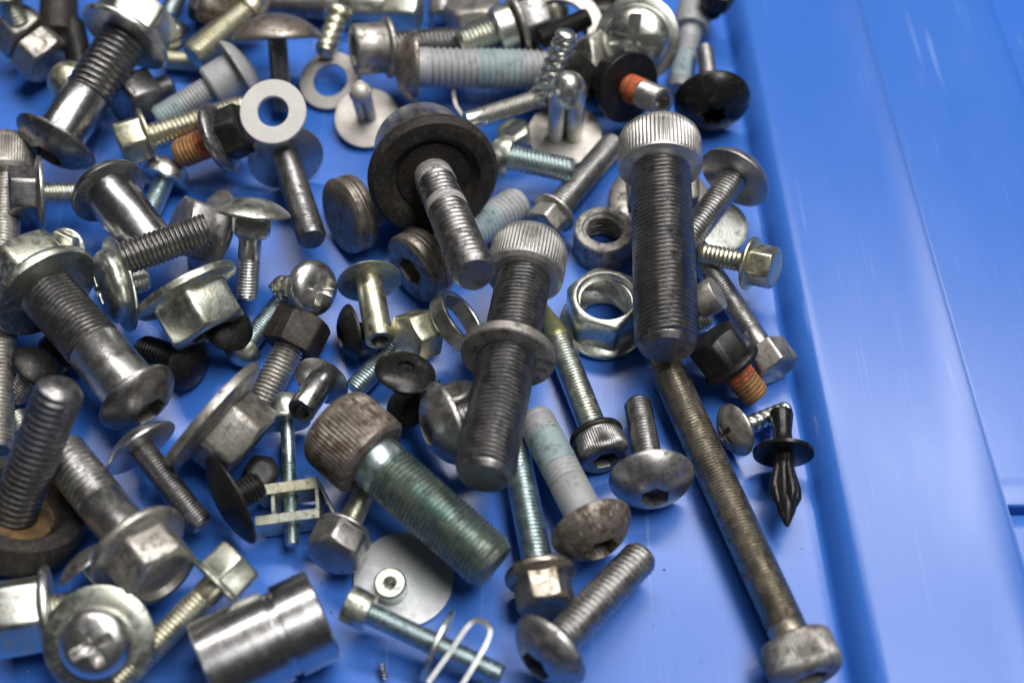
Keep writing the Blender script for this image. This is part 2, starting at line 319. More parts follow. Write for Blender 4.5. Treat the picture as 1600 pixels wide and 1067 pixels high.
def thing(name, label, cat, P, zaxis, roll=None, group=None):
    o = bpy.data.objects.new(name, None); COL.objects.link(o); o.empty_display_size = .004
    o['label'] = label; o['category'] = cat
    if group: o['group'] = group
    lift = LIFT.get(label, 0)
    if lift: P = P + (CAMP - P) * (lift / (CAMP[2] - P[2]))
    z = unit(zaxis); h = np.array([0, 0, 1.0]) if abs(z[2]) < .9 else np.array([0, 1.0, 0])
    x = unit(np.cross(h, z)); y = np.cross(z, x); a = random.uniform(0, 6.28) if roll is None else math.radians(roll)
    x, y = x * math.cos(a) + y * math.sin(a), -x * math.sin(a) + y * math.cos(a)
    M = Matrix(((x[0], y[0], z[0], P[0] * MM), (x[1], y[1], z[1], P[1] * MM), (x[2], y[2], z[2], P[2] * MM), (0, 0, 0, 1)))
    o.matrix_world = M; THINGS.append(o); return o
def place(P, T, adir, L, hz, tz, D, d):
    """Bearing face and axis (towards the head), mm."""
    P0 = at(*P, 5.0)
    if hz is None: hz = D / 2 * mpp(P0)
    P0 = at(*P, hz)
    if T is not None:
        if tz is None: tz = d / 2 * mpp(at(*T, 3.0)) * 1.05
        P1 = at(*T, tz); return P0, unit(P0 - P1), float(np.linalg.norm(P0 - P1))
    return P0, idir(*adir), L * mpp(P0)
def fastener(name, label, cat, P, T=None, d=40, D=70, head='pan', H=None, adir=None, L=60, hz=None, tz=None, mat='zinc', hmat=None,
             smooth=0.0, smat=None, tip='flat', pitch=None, coarse=False, patches=(), recess=None, rec=None, flange=None, fmat=None, washer=None,
             shoulder=None, nut=None, cone=None, neck=None, roll=None, group=None, rubber=None, tmat=None):
    big = max(D if head else 0, flange[0] if flange else 0)
    P0, a, Lm = place(P, T, adir, L, hz, tz, big or d, d); m = mpp(P0)
    o = thing(name, label, cat, P0, a, roll, group)
    r = d / 2 * m; hm = hmat or mat; top = 0.0
    if flange:
        Df, tf = flange; mesh_obj('flange', *head_mesh('flange', Df * m, tf * m), fmat or hm, o); top = tf * m * .55
    if head:
        mesh_obj('head', *head_mesh(head, D * m, (H or D * .45) * m, recess, top, rec * m if rec else None), hm, o)
    z = 0.0
    if neck:                                                    # square neck
        s, ln = neck[0] * m / 2, neck[1] * m; mesh_obj('square_neck', *box_mesh(-s, s, -s, s, -ln, -.02), neck[2] if len(neck) > 2 else hm, o); z = -ln
    if shoulder:
        f, ds, sm = shoulder; zz = -f * Lm; R = ds / 2 * m
        mesh_obj('shoulder', *rod_mesh([(R, -.02), (R, zz + R * .12), (R * .9, zz)]), sm, o); z = zz
    if smooth > 0:
        zz = z - smooth * (Lm + z); last = smooth >= 1
        rs = r * (1.0 if last else .985)
        prof = [(rs, z - .02), (rs, zz + r * .1), (rs * .93, zz)]
        mesh_obj('shank', *rod_mesh(prof, tip='hollow' if (last and tip == 'hollow') else 'flat'), smat or mat, o); z = zz
    if smooth < 1:
        p = (pitch or (.50 if coarse else .14) * d) * m; dep = r * (.24 if coarse else .105); end = -Lm
        if cone: end = -Lm * (1 - cone[0])
        cuts = sorted(patches); segs = []; c = z
        for f0, f1, pm in cuts:
            a0, a1 = z + (end - z) * f0, z + (end - z) * f1
            if c - a0 > .3: segs.append(('thread', c, a0, tmat or mat))
            segs.append(('threadlock_patch', a0, a1, pm)); c = a1
        if c - end > .3: segs.append(('thread', c, end, tmat or mat))
        for i, (nm, a0, a1, mm_) in enumerate(segs):
            lastp = i == len(segs) - 1
            mesh_obj(nm, *thread_mesh(r * (1.012 if nm != 'thread' else 1), a0 - (.02 if i == 0 else 0), a1, p, dep * (.7 if nm != 'thread' else 1), coarse=coarse, tip=tip if (lastp and not cone) else 'none'), mm_, o, sharp=60)
        if cone:
            rc = r * .97; mesh_obj('tip', *rod_mesh([(rc * .80, end + .05), (rc, end - Lm * cone[0] * .08), (rc * .92, end - Lm * cone[0] * .25), (rc * .22, -Lm + r * .06), (rc * .05, -Lm)]), cone[1], o)
    if washer:
        f, Dw, tw, wm = washer; mesh_obj('washer', *ring_mesh(Dw * m, 2 * r * .96, tw * m, -f * Lm - tw * m), wm, o)
    if nut:
        f, Df, tf, Dh, Hh, nm = nut; zn = -f * Lm
        n_ = mesh_obj('flange_nut', *hexnut(Dh * m, Hh * m, 2 * r * .95, zn - Hh * m), nm, o)
        V, F = head_mesh('flange', Df * m, tf * m); V = [(x, y, zn - q + .02) for x, y, q in V]; mesh_obj('nut_flange', V, [g[::-1] for g in F], nm, n_)
    if rubber:
        Dw, tw, off = rubber[:3]; R = Dw / 2 * m; t = tw * m; n = 96; z1 = off * m
        rg = [(np.full(n, r * 1.02), z1 - t * .45), (np.full(n, R * .50), z1 - t * .40), (np.full(n, R * .62), z1 - t * .55), (np.full(n, R * .70), z1 - t * .95), (np.full(n, R * .78), z1 - t), (np.full(n, R * .93), z1 - t * .92), (np.full(n, R), z1 - t * .62), (np.full(n, R * .985), z1 - t * .45), (np.full(n, R), z1 - t * .30), (np.full(n, R * .94), z1), (np.full(n, r * 1.02), z1)]
        V, F = revolve(rg, n, closed=True); w_ = mesh_obj('rubber_washer', V, [g[::-1] for g in F], 'rubber', o)
        mesh_obj('inner_ring', *ring_mesh(R * 1.12, r * 2.04, t * .12, z1 - t * .56), rubber[3] if len(rubber) > 3 else 'black_rust', w_)
    return o
def bore_thread(D, z0, z1, pitch, n=48):
    """Ridges of the thread inside a nut."""
    rg = []
    for z in np.linspace(z0, z1, int((z1 - z0) / pitch * 5)):
        ph = (z / pitch - ang(n) / (2 * math.pi)) % 1.0; rg.append((D / 2 - pitch * .55 * np.clip(1.2 - np.abs(2 * ph - 1) * 1.5, 0, 1), np.full(n, z)))
    rg = [(np.full(n, D / 2 + .2), z0)] + rg + [(np.full(n, D / 2 + .2), z1)]
    return revolve(rg, n, closed=True)
def hexnut(Dh, H, bore, z0=0.0, n=96):
    ap = Dh / 2 * .866; hr = hexr(ap, n); c = (hr - ap * .93) * .5; R = np.full(n, bore / 2)
    rg = [(R, z0 + H * .06), (R * 1.1, z0), (np.full(n, ap * .91), z0), (hr * .985, z0 + c), (hr, z0 + c + H * .02), (hr, z0 + H - c - H * .02), (hr * .985, z0 + H - c), (np.full(n, ap * .91), z0 + H), (R * 1.1, z0 + H), (R, z0 + H * .94)]
    return revolve(rg, n, closed=True)
def loose_nut(label, P, zdir, Dh, H, bore, hz, mat, flange=None, roll=None, group=None, name='hex_nut', cat='nut'):
    P0 = at(*P, hz); m = mpp(P0); o = thing(name, label, cat, P0, zdir, roll, group)
    mesh_obj('nut_body', *hexnut(Dh * m, H * m, bore * m, (flange[1] * m * .5) if flange else 0), mat, o)
    mesh_obj('inner_thread', *bore_thread(bore * m * .995, H * m * .1, H * m * .97, 5 * m), mat, o)
    if flange:
        Df, tf = flange; n = 96; R = Df / 2 * m; t = tf * m; B = np.full(n, bore / 2 * m)
        mesh_obj('flange', *revolve([(B, t * .1), (B * 1.05, 0), (np.full(n, R * .97), 0), (np.full(n, R), t * .2), (np.full(n, R), t * .5), (np.full(n, R * .96), t * .65), (np.full(n, R * .7), t), (B, t)], n, closed=True), mat, o)
    return o
def washer(label, P, zdir, D, Di, t, hz, mat, group=None, name='flat_washer', cat='washer', **kw):
    P0 = at(*P, hz); m = mpp(P0); o = thing(name, label, cat, P0, zdir, 0, group)
    if 'hexhole' in kw: mesh_obj('collar', *ring_mesh(D * m, Di * m, t * m), mat, o); o2 = mesh_obj('inner_thread', *bore_thread(Di * m * .995, t * m * .08, t * m * .94, 9 * m), mat, o)
    elif Di: o2 = mesh_obj(kw.get('part', 'ring'), *ring_mesh(D * m, Di * m, t * m, groove=kw.get('groove')), mat, o)
    else: o2 = mesh_obj('disc', *head_mesh('cyl', D * m, t * m), mat, o)
    return o, m

# ------------------------------------------------------------------ the tray
def tray():
    o = bpy.data.objects.new('blue_tray', None); COL.objects.link(o); o['label'] = 'blue plastic tray with a raised rim holding all the loose fasteners'; o['category'] = 'tray'
    RZ, PZ = 7.0, 8.5
    crease = [(1100, -180), (1120, 0), (1186, 333), (1250, 666), (1300, 900), (1329, 1067), (1360, 1250)]
    A = [at(x, y, 0) for x, y in crease]
    fit = np.polyfit([p[1] for p in A], [p[0] for p in A], 1)
    cx = lambda y: fit[0] * y + fit[1]
    step = [(1340, 0), (1440, 333), (1533, 666), (1570, 800), (1600, 900)]
    Bp = [at(x, y, RZ) for x, y in step]; fb = np.polyfit([p[1] for p in Bp], [p[0] for p in Bp], 1)
    sx = lambda y: fb[0] * y + fb[1]
    ys = np.linspace(-190, 230, 60)
    # cross section from far left to the rim panel step: floor, tight fillet, sloping wall, rounded shoulder, ledge, concave lip
    def section(y):
        c, s = cx(y), sx(y); P = [(-330, 0), (-150, 0), (c - 30, 0), (c - 3, 0), (c - 1.2, .05), (c - .3, .35), (c + .25, 1.1)]
        P += [(c + .25 + 6.5 * t, 1.1 + (RZ - 1.1) * (1 - (1 - t) ** 2.3)) for t in (.06, .13, .21, .3, .4, .5, .6, .7, .8, .9, 1)]
        P += [(c + 8, RZ), (c + 10, RZ), (c + 16, RZ), (s - 20, RZ), (s - 13, RZ), (s - 10.5, RZ), (s - 9, RZ), (s - 6.5, RZ + .02 * (PZ - RZ)), (s - 4.5, RZ + .12 * (PZ - RZ)), (s - 2.8, RZ + .3 * (PZ - RZ)), (s - 1.4, RZ + .55 * (PZ - RZ)), (s - .5, RZ + .82 * (PZ - RZ)), (s - .12, RZ + .97 * (PZ - RZ)), (s + .1, PZ)]
        return P
    V, F = [], []; n = len(section(0))
    for y in ys: V += [(x, y, z) for x, z in section(y)]
    for i in range(len(ys) - 1):
        for k in range(n - 1): a = i * n + k; F.append((a, a + 1, a + n + 1, a + n))
    mesh_obj('tray_floor', V, F, 'blue_plastic', o, sharp=60)
    # rim panels on the right, with a slot between them; the far one ends in a drop
    gy = at(1585, 797, PZ)[1]
    e1, e2 = at(1552, 0, PZ), at(1600, 128, PZ); ex = lambda y: e1[0] + (e2[0] - e1[0]) * (y - e1[1]) / (e2[1] - e1[1])
    def panel(y0, y1, edge):
        V, F = [], []; yy = np.linspace(y0, y1, 40)
        for i, y in enumerate(yy):
            q = 0.0
            dd = min(y - y0, y1 - y)
            end = dd < 1e-6
            s = sx(y) + .1; R = min(ex(y), 330) if edge else 330
            row = [(s, PZ), (s + 1.5, PZ), (s + 6, PZ), (s + (R - s) * .5, PZ), (R - 3, PZ), (R - 1.0, PZ - .15), (R - .2, PZ - .8), (R + .4, PZ - 3), (R + 2.5, PZ - 14)]
            V += [(x, y, z) for x, z in row]
        n = 9
        for i in range(len(yy) - 1):
            for k in range(n - 1): a = i * n + k; F.append((a, a + 1, a + n + 1, a + n))
        for i, fl in ((0, 1), (len(yy) - 1, 0)):                # rounded end walls down into the slot
            b = len(V)
            off = -1 if i == 0 else 1
            for dz, dy in ((-.25, .35), (-.9, .55), (-9, .8)): V += [(V[i * n + k][0], V[i * n + k][1] + off * dy, V[i * n + k][2] + dz) for k in range(n)]
            rows = [[i * n + k for k in range(n)]] + [[b + j * n + k for k in range(n)] for j in range(3)]
            for j in range(3):
                for k in range(n - 1):
                    f = (rows[j][k], rows[j][k + 1], rows[j + 1][k + 1], rows[j + 1][k]); F.append(f[::-1] if fl else f)
        mesh_obj('rim_panel', V, F, 'blue_plastic', o, sharp=60)
    panel(gy + 1.5, 230, True); panel(-190, gy - 1.5, False)
    mesh_obj('lower_skirt', [(60, -190, -4), (360, -190, -4), (360, 230, -4), (60, 230, -4)], [(0, 1, 2, 3)], 'blue_plastic', o)
    return cx
tray()

# ------------------------------------------------------------------ the fasteners
G_S, G_H, G_P, G_T, G_W, G_N = 'socket head screws in the pile', 'hex flange bolts in the pile', 'pan head screws in the pile', 'button and truss head bolts in the pile', 'washers and discs in the pile', 'nuts in the pile'
f = fastener
# large ones in front
f('socket_head_screw', 'large dark socket head screw without washer, lying on the pile near the tray rim', 'screw', (1032, 268), (1042, 538), d=92, D=128, head='socket', H=74, hz=19, tz=14, mat='dark_steel', hmat='frosted_steel', pitch=7.2, group=G_S)
f('socket_head_screw', 'large dark socket head screw with a loose washer halfway down its thick thread', 'screw', (818, 437), (757, 740), d=84, D=122, head='socket', H=78, hz=15, tz=20, mat='dark_steel', hmat='frosted_steel', tmat='dark_steel', pitch=7.4, washer=(.385, 138, 18, 'worn_steel'), group=G_S)
f('socket_head_screw', 'longest bolt, a bronze grey threaded rod with knurled head at the lower right', 'bolt', (1238, 1000), (1035, 562), d=64, D=120, head='socket', H=66, mat='bronze_steel', hmat='worn_steel', pitch=6.2, tz=5.4, smooth=.05, group=G_S)
f('mount_bolt', 'dark bolt standing through the biggest black rubber washer with pale grime on its thread', 'bolt', (674, 268), (740, 424), d=60, D=146, head='cyl', H=96, hz=17, tz=33, mat='dark_steel', hmat='bright_steel', pitch=11, patches=[(.04, .16, 'white_grime'), (.36, .43, 'white_grime')], rubber=(198, 30, 0))
f('button_head_bolt', 'large steel bolt with button head and greenish flange nut at the left edge', 'bolt', (212, 617), (58, 440), d=90, pitch=8, D=128, head='button', H=40, hz=10.5, tz=15, mat='dark_steel', hmat='dark_steel', smat='bright_steel', smooth=.40, recess='hex', nut=(.86, 178, 26, 148, 80, 'green_zinc'), group=G_T)
f('mount_bolt', 'grey threaded stud rising from a rusty rimmed black rubber washer at the left edge', 'bolt', (16, 815), (97, 600), d=72, D=100, head='dome', H=14, hz=11, tz=42, tip='round', mat='dark_steel', pitch=12, rubber=(222, 56, 12, 'rust_ring'))
f('socket_head_screw', 'thick teal threaded bolt with a scratched rusty knurled head in the middle', 'bolt', (584, 718), (768, 880), d=88, D=138, head='socket', H=94, hz=11.5, tz=7, mat='teal_steel', hmat='rusty_steel', pitch=7.5, smooth=.12, smat='blue_zinc', recess='hex', roll=15, group=G_S)
f('hex_flange_bolt', 'large tan hex flange bolt with pale pointed end below the rubber washer stud', 'bolt', (212, 850), (92, 702), d=76, D=124, head='hex', H=66, flange=(156, 22), hz=10.5, tz=9, mat='grey_steel', smat='bright_steel', hmat='tan_steel', smooth=.42, tip='round', recess='dish', cone=(.08, 'yellow_zinc'), group=G_H, roll=10)
loose_nut('large grey hex flange nut on its side left of the rusty brown knurled head', (325, 645), idir(.76, .65, -.06), 142, 74, 70, 15.5, 'tan_steel', (212, 26), roll=50, group=G_N, name='flange_nut')
loose_nut('pale hex flange nut tipped over in front of the threaded stud', (288, 448), idir(.50, .85, .03), 132, 70, 62, 14, 'green_zinc', (164, 22), roll=8, group=G_N, name='flange_nut')
f('button_head_bolt', 'chrome bolt with button head at the upper left carrying a large zinc flange nut', 'bolt', (90, 218), (196, 58), d=74, D=128, head='button', H=34, hz=10, tz=17, mat='dark_steel', smat='chrome_steel', hmat='dark_steel', smooth=.42, recess='hex', nut=(.94, 144, 20, 128, 66, 'zinc'), group=G_T, roll=0)
f('sleeve_bolt', 'chrome sleeve with a dark scratched button head lying left of the threaded stud', 'bolt', (172, 302), (240, 392), d=78, D=118, head='button', H=38, hz=12, tz=10, mat='chrome_steel', hmat='dark_steel', smooth=1.0, recess='hex', group=G_T)
f('threaded_stud', 'dark threaded stud with a hollow end lying across a hex flange bolt', 'stud', (326, 358), (196, 403), d=52, head=None, hz=19, tz=19, mat='dark_steel', tip='hollow', pitch=7)
f('hex_flange_bolt', 'grey hex flange bolt behind the dark threaded stud', 'bolt', (334, 368), adir=(-.75, -.25, .6), L=12, d=40, D=100, head='hex', H=52, flange=(146, 14), hz=10, mat='grey_steel', group=G_H)
f('washer_head_screw', 'zinc pan head screw with attached washer facing left beside the pale hex flange nut', 'screw', (190, 444), adir=(-.78, .22, .50), L=40, d=40, D=114, head='pan', H=30, flange=(148, 10), hz=10, mat='zinc', recess='phillips', group=G_P)
f('carriage_bolt', 'wide mushroom head carriage bolt with square neck left of the rusty wheel head', 'bolt', (394, 335), adir=(.12, -1, .22), L=132, d=35, D=116, head='truss', H=26, hz=19, mat='bright_steel', hmat='zinc', neck=(54, 36), smooth=.35, group=G_T)
f('pan_head_screw', 'shiny domed cross recess screw with short pointed thread facing the camera mid left', 'screw', (482, 450), adir=(.72, .06, .62), L=95, d=36, D=86, head='pan', H=30, rec=26, hz=7.5, mat='yellow_zinc', hmat='bright_steel', recess='phillips', tip='point', coarse=True, group=G_P, roll=30)
f('flanged_sleeve', 'brassy hollow sleeve with round flange pointing down between two rusty wheel heads', 'sleeve', (577, 441), adir=(-.20, -.80, -.55), L=110, d=42, D=98, head='truss', H=20, hz=6.5, mat='yellow_zinc', hmat='green_zinc', smooth=1.0, tip='hollow')
f('pan_head_screw', 'small pale screw with bluish thread and round head above the large grey flange nut', 'screw', (382, 543), (447, 464), d=34, D=62, head='dome', H=30, mat='blue_zinc', hmat='green_zinc', group=G_P)
f('hex_bolt', 'dark rusty hex bolt half buried behind the shiny flanged rivet nut', 'bolt', (452, 545), (402, 642), d=48, D=96, head='hex', H=58, mat='tan_steel', hmat='black_rust')
f('rivet_nut', 'shiny flanged rivet nut pointing at the camera above the rusty brown knurled head', 'rivet nut', (502, 596), adir=(.30, -.58, -.75), L=74, d=44, D=90, head='truss', H=12, hz=13, mat='chrome_steel', smooth=1.0, tip='hollow')
f('clip_screw', 'thin pale screw standing through a pressed metal clip left of the teal thread', 'screw', (449, 662), (457, 852), d=22, D=54, head='pan', H=44, flange=(74, 12), hz=9, tz=5, mat='blue_zinc', hmat='green_zinc', smooth=.35)
f('hex_bolt', 'small hex bolt with pale thread upside down below the teal threaded bolt', 'bolt', (538, 832), (574, 762), d=38, D=92, head='hex', H=44, flange=(92, 12), mat='yellow_zinc', hmat='grey_steel', group=G_H, roll=0)
f('washer_screw', 'zinc screw with a thin loose washer halfway along at the bottom edge', 'screw', (578, 958), (784, 1056), d=37, D=60, head='cyl', H=40, hz=9, tz=5, mat='blue_zinc', hmat='green_zinc', washer=(.50, 118, 6, 'green_zinc'))
f('button_head_bolt', 'shiny button head bolt with coarse dark thread at the bottom centre', 'bolt', (864, 1012), (1003, 868), d=61, D=134, head='button', H=46, mat='grey_steel', hmat='grey_steel', smat='bright_steel', smooth=.10, pitch=9.5, recess='hex', group=G_T)
f('hex_flange_bolt', 'bolt with tan hex flange head and pale teal thread pointing straight up at bottom centre', 'bolt', (843, 892), (802, 690), d=50, D=94, head='hex', H=54, flange=(112, 20), mat='blue_zinc', hmat='bronze_steel', tz=5, pitch=7, group=G_H, roll=30)
f('button_head_bolt', 'grey coated bolt with blue thread patch and rusty button head near the bottom centre', 'bolt', (921, 819), (833, 648), d=62, D=132, head='button', H=52, mat='grey_coating', hmat='rusty_steel', smooth=.36, patches=[(.22, .66, 'blue_patch')], recess='hex', tip='round', tz=6, group=G_T)
f('pointed_screw', 'screw with a yellow conical point and black knurled flange head', 'screw', (930, 677), (850, 476), d=45, D=82, head='socket', H=44, flange=(86, 14), mat='green_zinc', hmat='dark_steel', fmat='black_steel', cone=(.30, 'yellow_tip'), pitch=6, group=G_S)
f('button_head_bolt', 'dark faceted button head bolt standing head down beside the long rod', 'bolt', (1017, 742), adir=(.07, .72, .68), L=150, d=46, D=134, head='button', H=46, hz=9.5, mat='dark_steel', hmat='grey_steel', recess='hex', rec=24, group=G_T, roll=0)
f('self_tapping_screw', 'small zinc self tapping screw with coarse thread and domed head near the push clip', 'screw', (1150, 671), adir=(-.86, .28, .42), L=106, d=28, D=86, head='truss', H=24, hz=6.4, mat='zinc', hmat='tan_steel', coarse=True, recess='phillips', tip='flat', group=G_P)
f('patch_bolt', 'black hex flange bolt with orange thread patch and brown tip below the thin long bolt', 'bolt', (1146, 574), (1182, 620), d=48, D=92, head='hex', H=54, flange=(98, 16), mat='brown_patch', hmat='black_steel', patches=[(0, .38, 'orange_patch')], hz=9, tz=4, group='bolts with orange thread patches')
f('hex_bolt', 'long thin bolt with small hex head leaning along the tray rim', 'bolt', (1193, 546), (1082, 380), d=37, D=76, head='hex', H=44, mat='grey_steel', smat='bright_steel', hmat='tan_steel', smooth=.16, tz=7, pitch=5, roll=0)
f('hex_flange_bolt', 'small yellow zinc hex flange screw pointing left against the tray rim', 'screw', (1170, 411), (1098, 396), d=33, D=66, head='hex', H=38, flange=(82, 10), mat='yellow_zinc', hmat='yellow_zinc', tz=3.2, pitch=7, group=G_H)
washer('pale zinc disc tucked under the truss head bolt by the rim', (1128, 354), idir(.25, -.25, .9), 84, 0, 6, 4.5, 'zinc', G_W, 'flat_disc', 'disc')
f('truss_head_bolt', 'dark truss head bolt against the rim, thread leaning on the large socket head screw', 'bolt', (1146, 280), (1070, 380), d=43, D=116, head='truss', H=40, hz=12, tz=10, mat='grey_steel', hmat='grey_steel', recess='hex', group=G_T)
f('knurled_screw', 'stubby yellow zinc screw half hidden right of the large socket head screw', 'screw', (1092, 474), adir=(.75, -.45, .40), L=70, d=42, D=54, head='cyl', H=34, hz=7, mat='yellow_zinc', hmat='tan_steel', group=G_P)
f('dark_screw', 'greenish screw end peeking out below the stubby yellow screw', 'screw', (1055, 520), (1108, 495), d=36, D=50, head='dome', H=20, hz=4, tz=4, mat='yellow_zinc', tip='round')
loose_nut('bright hex flange nut standing open on the blue tray in the centre right', (942, 508), (0, .03, 1), 124, 66, 82, .3, 'zinc', (136, 16), roll=12, group=G_N, name='flange_nut')
loose_nut('grey flange nut lying flat under the head of the large socket head screw', (1031, 318), (0, 0, 1), 124, 52, 70, .3, 'tan_steel', (160, 16), roll=0, group=G_N, name='flange_nut')
washer('dark round threaded collar standing open on the blue tray', (941, 390), (0, .02, 1), 92, 64, 50, .2, 'worn_steel', None, 'threaded_collar', 'collar', hexhole=1)
f('hex_flange_bolt', 'slim grey hex flange bolt pointing up right between collar and zinc disc rivet', 'bolt', (866, 331), (960, 222), d=42, D=62, head='hex', H=34, flange=(74, 10), mat='grey_steel', hmat='tan_steel', pitch=6, tz=5, group=G_H)
f('wheel_head_bolt', 'rusty wheel head bolt with blue thread patch lying under the standing mount bolt', 'bolt', (672, 404), (812, 316), d=60, D=116, head='wheel', H=42, mat='grey_coating', hmat='brown_steel', smooth=.20, patches=[(.15, .62, 'blue_patch')], recess='hex', hz=9.5, tz=5.5, group='rusty wheel head bolts')
f('wheel_head_bolt', 'rusty wheel head bolt with only its grey neck showing beside the big rubber washer', 'bolt', (562, 330), (660, 300), d=60, D=120, head='wheel', H=36, mat='grey_coating', hmat='brown_steel', smooth=.5, hz=9.8, tz=5, group='rusty wheel head bolts')
f('button_head_bolt', 'small black button head bolt on edge under the brassy sleeve', 'bolt', (554, 520), adir=(-.88, .18, .35), L=45, d=30, D=92, head='button', H=26, hz=7.6, mat='black_steel', recess='hex', group=G_T)
f('hex_bolt', 'pale hex head lying on its side left of the thin zinc ring', 'bolt', (668, 518), adir=(-.66, .28, .58), L=30, d=30, D=82, head='hex', H=46, hz=7.5, mat='yellow_zinc', group=G_H, roll=8)
washer('thin bright zinc ring on edge beside the socket head screw with the washer', (704, 510), idir(.72, -.50, .35), 98, 80, 27, 9.5, 'zinc', G_W, 'spring_ring', 'ring')
f('pan_head_screw', 'bluish screw lying under the black flanged plug', 'screw', (654, 505), (552, 610), d=36, D=46, head='pan', H=16, hz=7, tz=4, mat='blue_zinc', group=G_P)
f('button_head_bolt', 'black flanged plug lying on the bluish screw in the centre', 'plug', (633, 582), adir=(.22, -.75, .62), L=30, d=46, D=94, head='truss', H=14, recess='round', rec=13, hz=13, mat='black_plastic', group=G_T)
f('button_head_bolt', 'shiny dark button head bolt facing left next to the thick screw in the centre', 'bolt', (700, 660), adir=(-.86, .26, .36), L=80, d=42, D=132, head='button', H=40, hz=9.8, mat='grey_steel', hmat='grey_steel', recess='hex', pitch=8, group=G_T)
f('serrated_screw', 'small tan serrated head screw peeking out above the shiny dark button head', 'screw', (715, 630), adir=(-.25, -.85, .40), L=30, d=30, D=70, head='socket', H=26, hz=6, mat='yellow_zinc', hmat='tan_steel', group=G_S)
f('button_head_bolt', 'black button head bolt lying between the chrome bolt and the big grey nut', 'bolt', (292, 566), (222, 543), d=44, D=90, head='button', H=24, mat='black_steel', hmat='black_steel', group=G_T, tz=4)
f('truss_head_bolt', 'slim truss head bolt with dark thread pointing down below the chrome shank', 'bolt', (222, 702), (313, 818), d=39, D=120, head='truss', H=30, hz=9, tz=3.3, mat='dark_steel', hmat='bright_steel', pitch=5, group=G_T)
f('button_head_bolt', 'wide flat black disc head leaning below the big grey nut', 'bolt', (362, 780), adir=(-.80, .42, .46), L=50, d=46, D=150, head='truss', H=22, hz=9.2, mat='black_steel', group=G_T)
f('hex_bolt', 'little black hex bolt in the dark gap beside the pressed metal clip', 'bolt', (404, 750), adir=(.30, -.50, .70), L=10, d=30, D=58, head='hex', H=36, hz=3, mat='black_plastic', group=G_H)
f('hex_flange_bolt', 'pale hex bolt with long fine thread running to the bottom edge left of the bushing', 'bolt', (336, 914), (182, 1066), d=43, D=88, head='hex', H=50, flange=(102, 12), mat='yellow_zinc', hmat='green_zinc', smooth=.12, pitch=7, recess='dish', tz=4, group=G_H, roll=20)
f('washer_head_screw', 'cross recess screw with wide zinc washer facing up at the lower left', 'screw', (156, 1000), adir=(.06, -.05, 1), L=55, d=44, D=108, head='pan', H=42, flange=(168, 12), hz=9.5, mat='green_zinc', hmat='bright_steel', fmat='green_zinc', recess='phillips', rec=34, group=G_P, roll=20)
f('hex_flange_bolt', 'zinc hex flange bolt on its side in the bottom left corner', 'bolt', (82, 955), adir=(-.95, .10, .28), L=50, d=56, D=128, head='hex', H=76, flange=(146, 20), hz=10.3, mat='green_zinc', hmat='zinc', group=G_H, roll=25)
f('truss_head_bolt', 'small grey truss head screw above the screw with the wide zinc washer', 'screw', (136, 882), adir=(-.60, -.76, .12), L=76, d=28, D=100, head='truss', H=22, hz=14, mat='zinc', hmat='grey_steel', group=G_T)
f('socket_head_screw', 'tan knurled socket head screw running down the left edge of the picture', 'screw', (10, 282), (-6, 690), d=44, D=84, head='socket', H=74, mat='tan_steel', hmat='tan_steel', tz=4, group=G_S)
f('button_head_bolt', 'small black flange screw in the shadow beside the grey stud at the left', 'screw', (58, 575), adir=(.60, -.62, .35), L=70, d=36, D=82, head='button', H=22, hz=7, mat='dark_steel', hmat='black_steel', group=G_T)
f('threaded_stud', 'pale stud end showing behind the grey stud at the left edge', 'stud', (58, 715), (24, 646), d=42, head=None, hz=4.5, tz=4.5, mat='green_zinc', tip='round')
f('hex_flange_bolt', 'dark hex flange screw facing left beside the scratched button head', 'screw', (68, 302), adir=(-.92, .05, .38), L=66, d=32, D=84, head='hex', H=42, flange=(112, 12), hz=8.4, mat='zinc', hmat='dark_steel', fmat='grey_steel', group=G_H)
f('hex_bolt', 'tiny pale hex screw behind the large greenish flange nut', 'screw', (104, 388), adir=(-.10, .15, .95), L=40, d=26, D=60, head='hex', H=28, flange=(64, 8), hz=16, mat='green_zinc', group=G_H)
f('pan_head_screw', 'small round head screw with pale blue thread below the yellow hex flange bolt', 'screw', (256, 282), (230, 342), d=33, D=74, head='dome', H=38, mat='blue_zinc', hmat='bright_steel', group=G_P)
f('hex_flange_bolt', 'yellow zinc hex flange bolt pointing right at the upper left', 'bolt', (234, 213), (380, 168), d=38, D=74, head='hex', H=42, flange=(88, 10), mat='yellow_zinc', hmat='yellow_zinc', pitch=7, tz=7, group=G_H, roll=10)
f('patch_bolt', 'black flange bolt with orange thread patch pointing left beside the white washer', 'bolt', (338, 218), (280, 241), d=46, D=84, head='hex', H=42, flange=(108, 18), mat='brown_patch', hmat='black_steel', fmat='dark_steel', patches=[(0, .42, 'orange_patch')], hz=9, tz=5, group='bolts with orange thread patches')
f('hex_bolt', 'dark domed hex head with a bright edge under the zinc flange nut', 'bolt', (232, 146), adir=(-.62, .36, .60), L=40, d=40, D=88, head='hex', H=52, hz=9, mat='dark_steel', hmat='dark_steel', group=G_H)
f('threaded_stud', 'short pale threaded end left of the upper yellow screw', 'stud', (318, 98), (252, 93), d=30, head=None, hz=4, tz=4, mat='yellow_zinc')
f('pan_head_screw', 'greenish yellow screw pointing down left near the top edge', 'screw', (384, 20), (304, 88), d=46, D=60, head='pan', H=30, mat='yellow_zinc', group=G_P)
f('shoulder_bolt', 'matt grey shoulder bolt with disc head and blue thread end at upper left', 'bolt', (370, 114), (248, 186), d=40, D=104, head='button', H=26, mat='grey_coating', shoulder=(.34, 66, 'grey_coating'), patches=[(.55, 1, 'blue_patch')], hz=9.5, tz=5, group=G_T)
